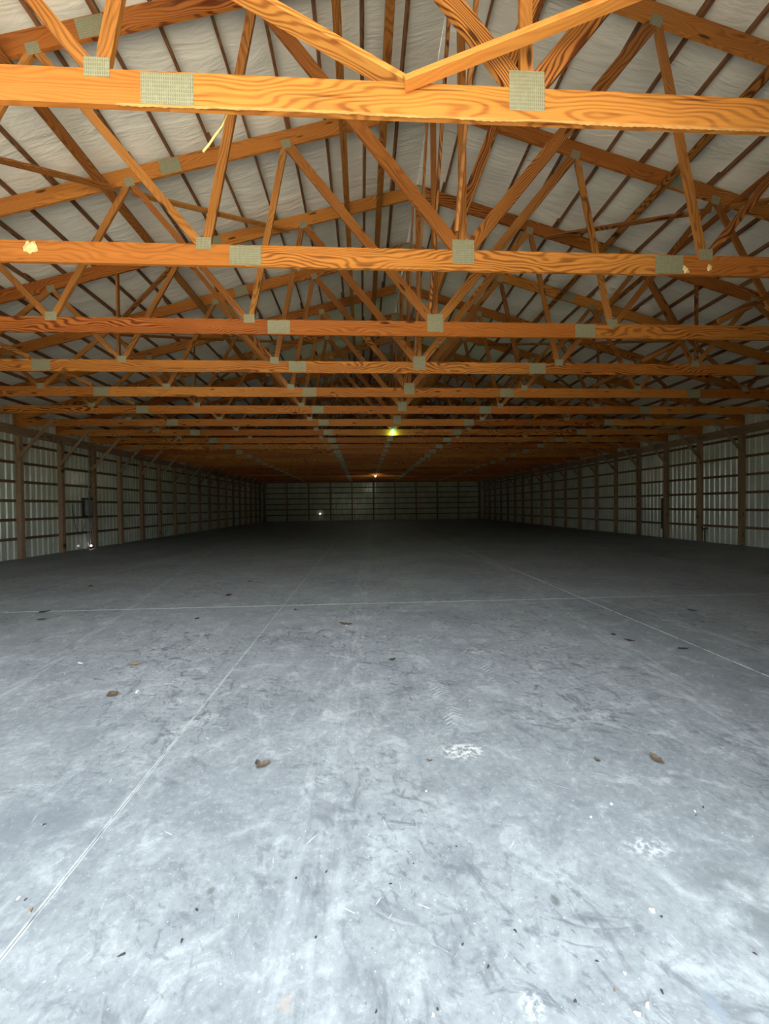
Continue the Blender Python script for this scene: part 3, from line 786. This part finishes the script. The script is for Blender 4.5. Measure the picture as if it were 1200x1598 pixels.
BT = 'dark bits on the pale slab'
for px, py, l, w_, lab in (
    (190, 1491, 13, 6, 'elongated black bit, largest in the left foreground'),
    (284, 1468, 9, 6, 'rounded black bit right of the largest one in the left foreground'),
    (307, 1420, 8, 5, 'black bit furthest back of the left foreground trio'),
    (41, 1404, 6, 5, 'black bit beside a white chip at the left joint'),
    (69, 1287, 6, 5, 'tiny black bit left of the long joint'),
    (493, 1463, 6, 6, 'round black bit near the middle of the foreground'),
    (510, 1361, 7, 6, 'black bit next to a white scratch in the middle foreground'),
    (462, 1371, 5, 6, 'black bit left of the white scratch in the middle foreground'),
    (610, 1380, 7, 5, 'black bit at the centre of the foreground'),
    (645, 1348, 4, 4, 'tiny black bit behind the centre of the foreground'),
    (712, 1321, 4, 4, 'tiny black bit right of the centre of the foreground'),
    (722, 1474, 6, 6, 'round black bit, leftmost of three right of centre in the foreground'),
    (804, 1453, 8, 5, 'slanted black bit, farthest of three right of centre in the foreground'),
    (762, 1509, 8, 5, 'slanted black bit, closest of three right of centre in the foreground'),
    (932, 1500, 7, 4, 'thin black bit right of the slanted ones'),
    (1033, 1548, 7, 6, 'round black bit near the lower right corner'),
    (1032, 1431, 6, 5, 'black bit beside the white triangular chip'),
    (683, 1576, 6, 6, 'black bit near the bottom edge beside a white chip'),
    (898, 1562, 9, 6, 'brownish black bit near the bottom edge on the right'),
    (587, 1579, 7, 4, 'black bit at the bottom edge near the centre'),
    (1178, 1490, 6, 6, 'black bit at the right edge of the foreground'),
    (1098, 1260, 6, 5, 'dark bit on the right with a pale neighbour'),
    (1087, 1273, 5, 4, 'dark bit just in front of the pale chip on the right'),
    ):
    litter('debris_bit', px, py, l, w_, 'leafdark', lab, 'debris', BT, 'chip')
WC = 'white chips on the slab'
for px, py, l, w_, mt, lab in (
    (214, 1080, 13, 9, 'chip', 'white leaf-like chip beside the brown leaf on the left'),
    (125, 1035, 18, 4, 'chip', 'thin white shred on the far left of the slab'),
    (954, 1255, 8, 6, 'chip', 'farther of two white pebbles on the right of the slab'),
    (922, 1275, 8, 6, 'chip', 'nearer of two white pebbles on the right of the slab'),
    (1018, 1422, 13, 10, 'chip', 'white triangular chip on the right of the foreground'),
    (29, 1402, 8, 5, 'chip', 'white chip at the left edge beside the long joint'),
    (48, 1421, 9, 8, 'leaftan', 'tan crumb beside the long joint at the left edge'),
    (975, 1519, 8, 6, 'chip', 'white chip right of centre near the bottom'),
    (676, 1585, 6, 9, 'chip', 'white chip at the bottom edge beside a black bit'),
    (1011, 1570, 12, 8, 'chip', 'white flake near the lower right corner'),
    (995, 1583, 14, 8, 'chip', 'larger white flake at the bottom edge on the right'),
    (960, 1546, 8, 6, 'leaftan', 'reddish crumb near the bottom edge on the right'),
    (541, 976, 7, 5, 'chip', 'white crumb lying by the brown leaf behind the tread prints'),
    (1084, 1266, 8, 5, 'chip', 'pale chip between two dark bits on the right'),
    (665, 1235, 6, 6, 'chip', 'white crumb in front of the chalky spill'),
    ):
    litter('white_chip', px, py, l, w_, mt, lab, 'chip', WC, 'chip')
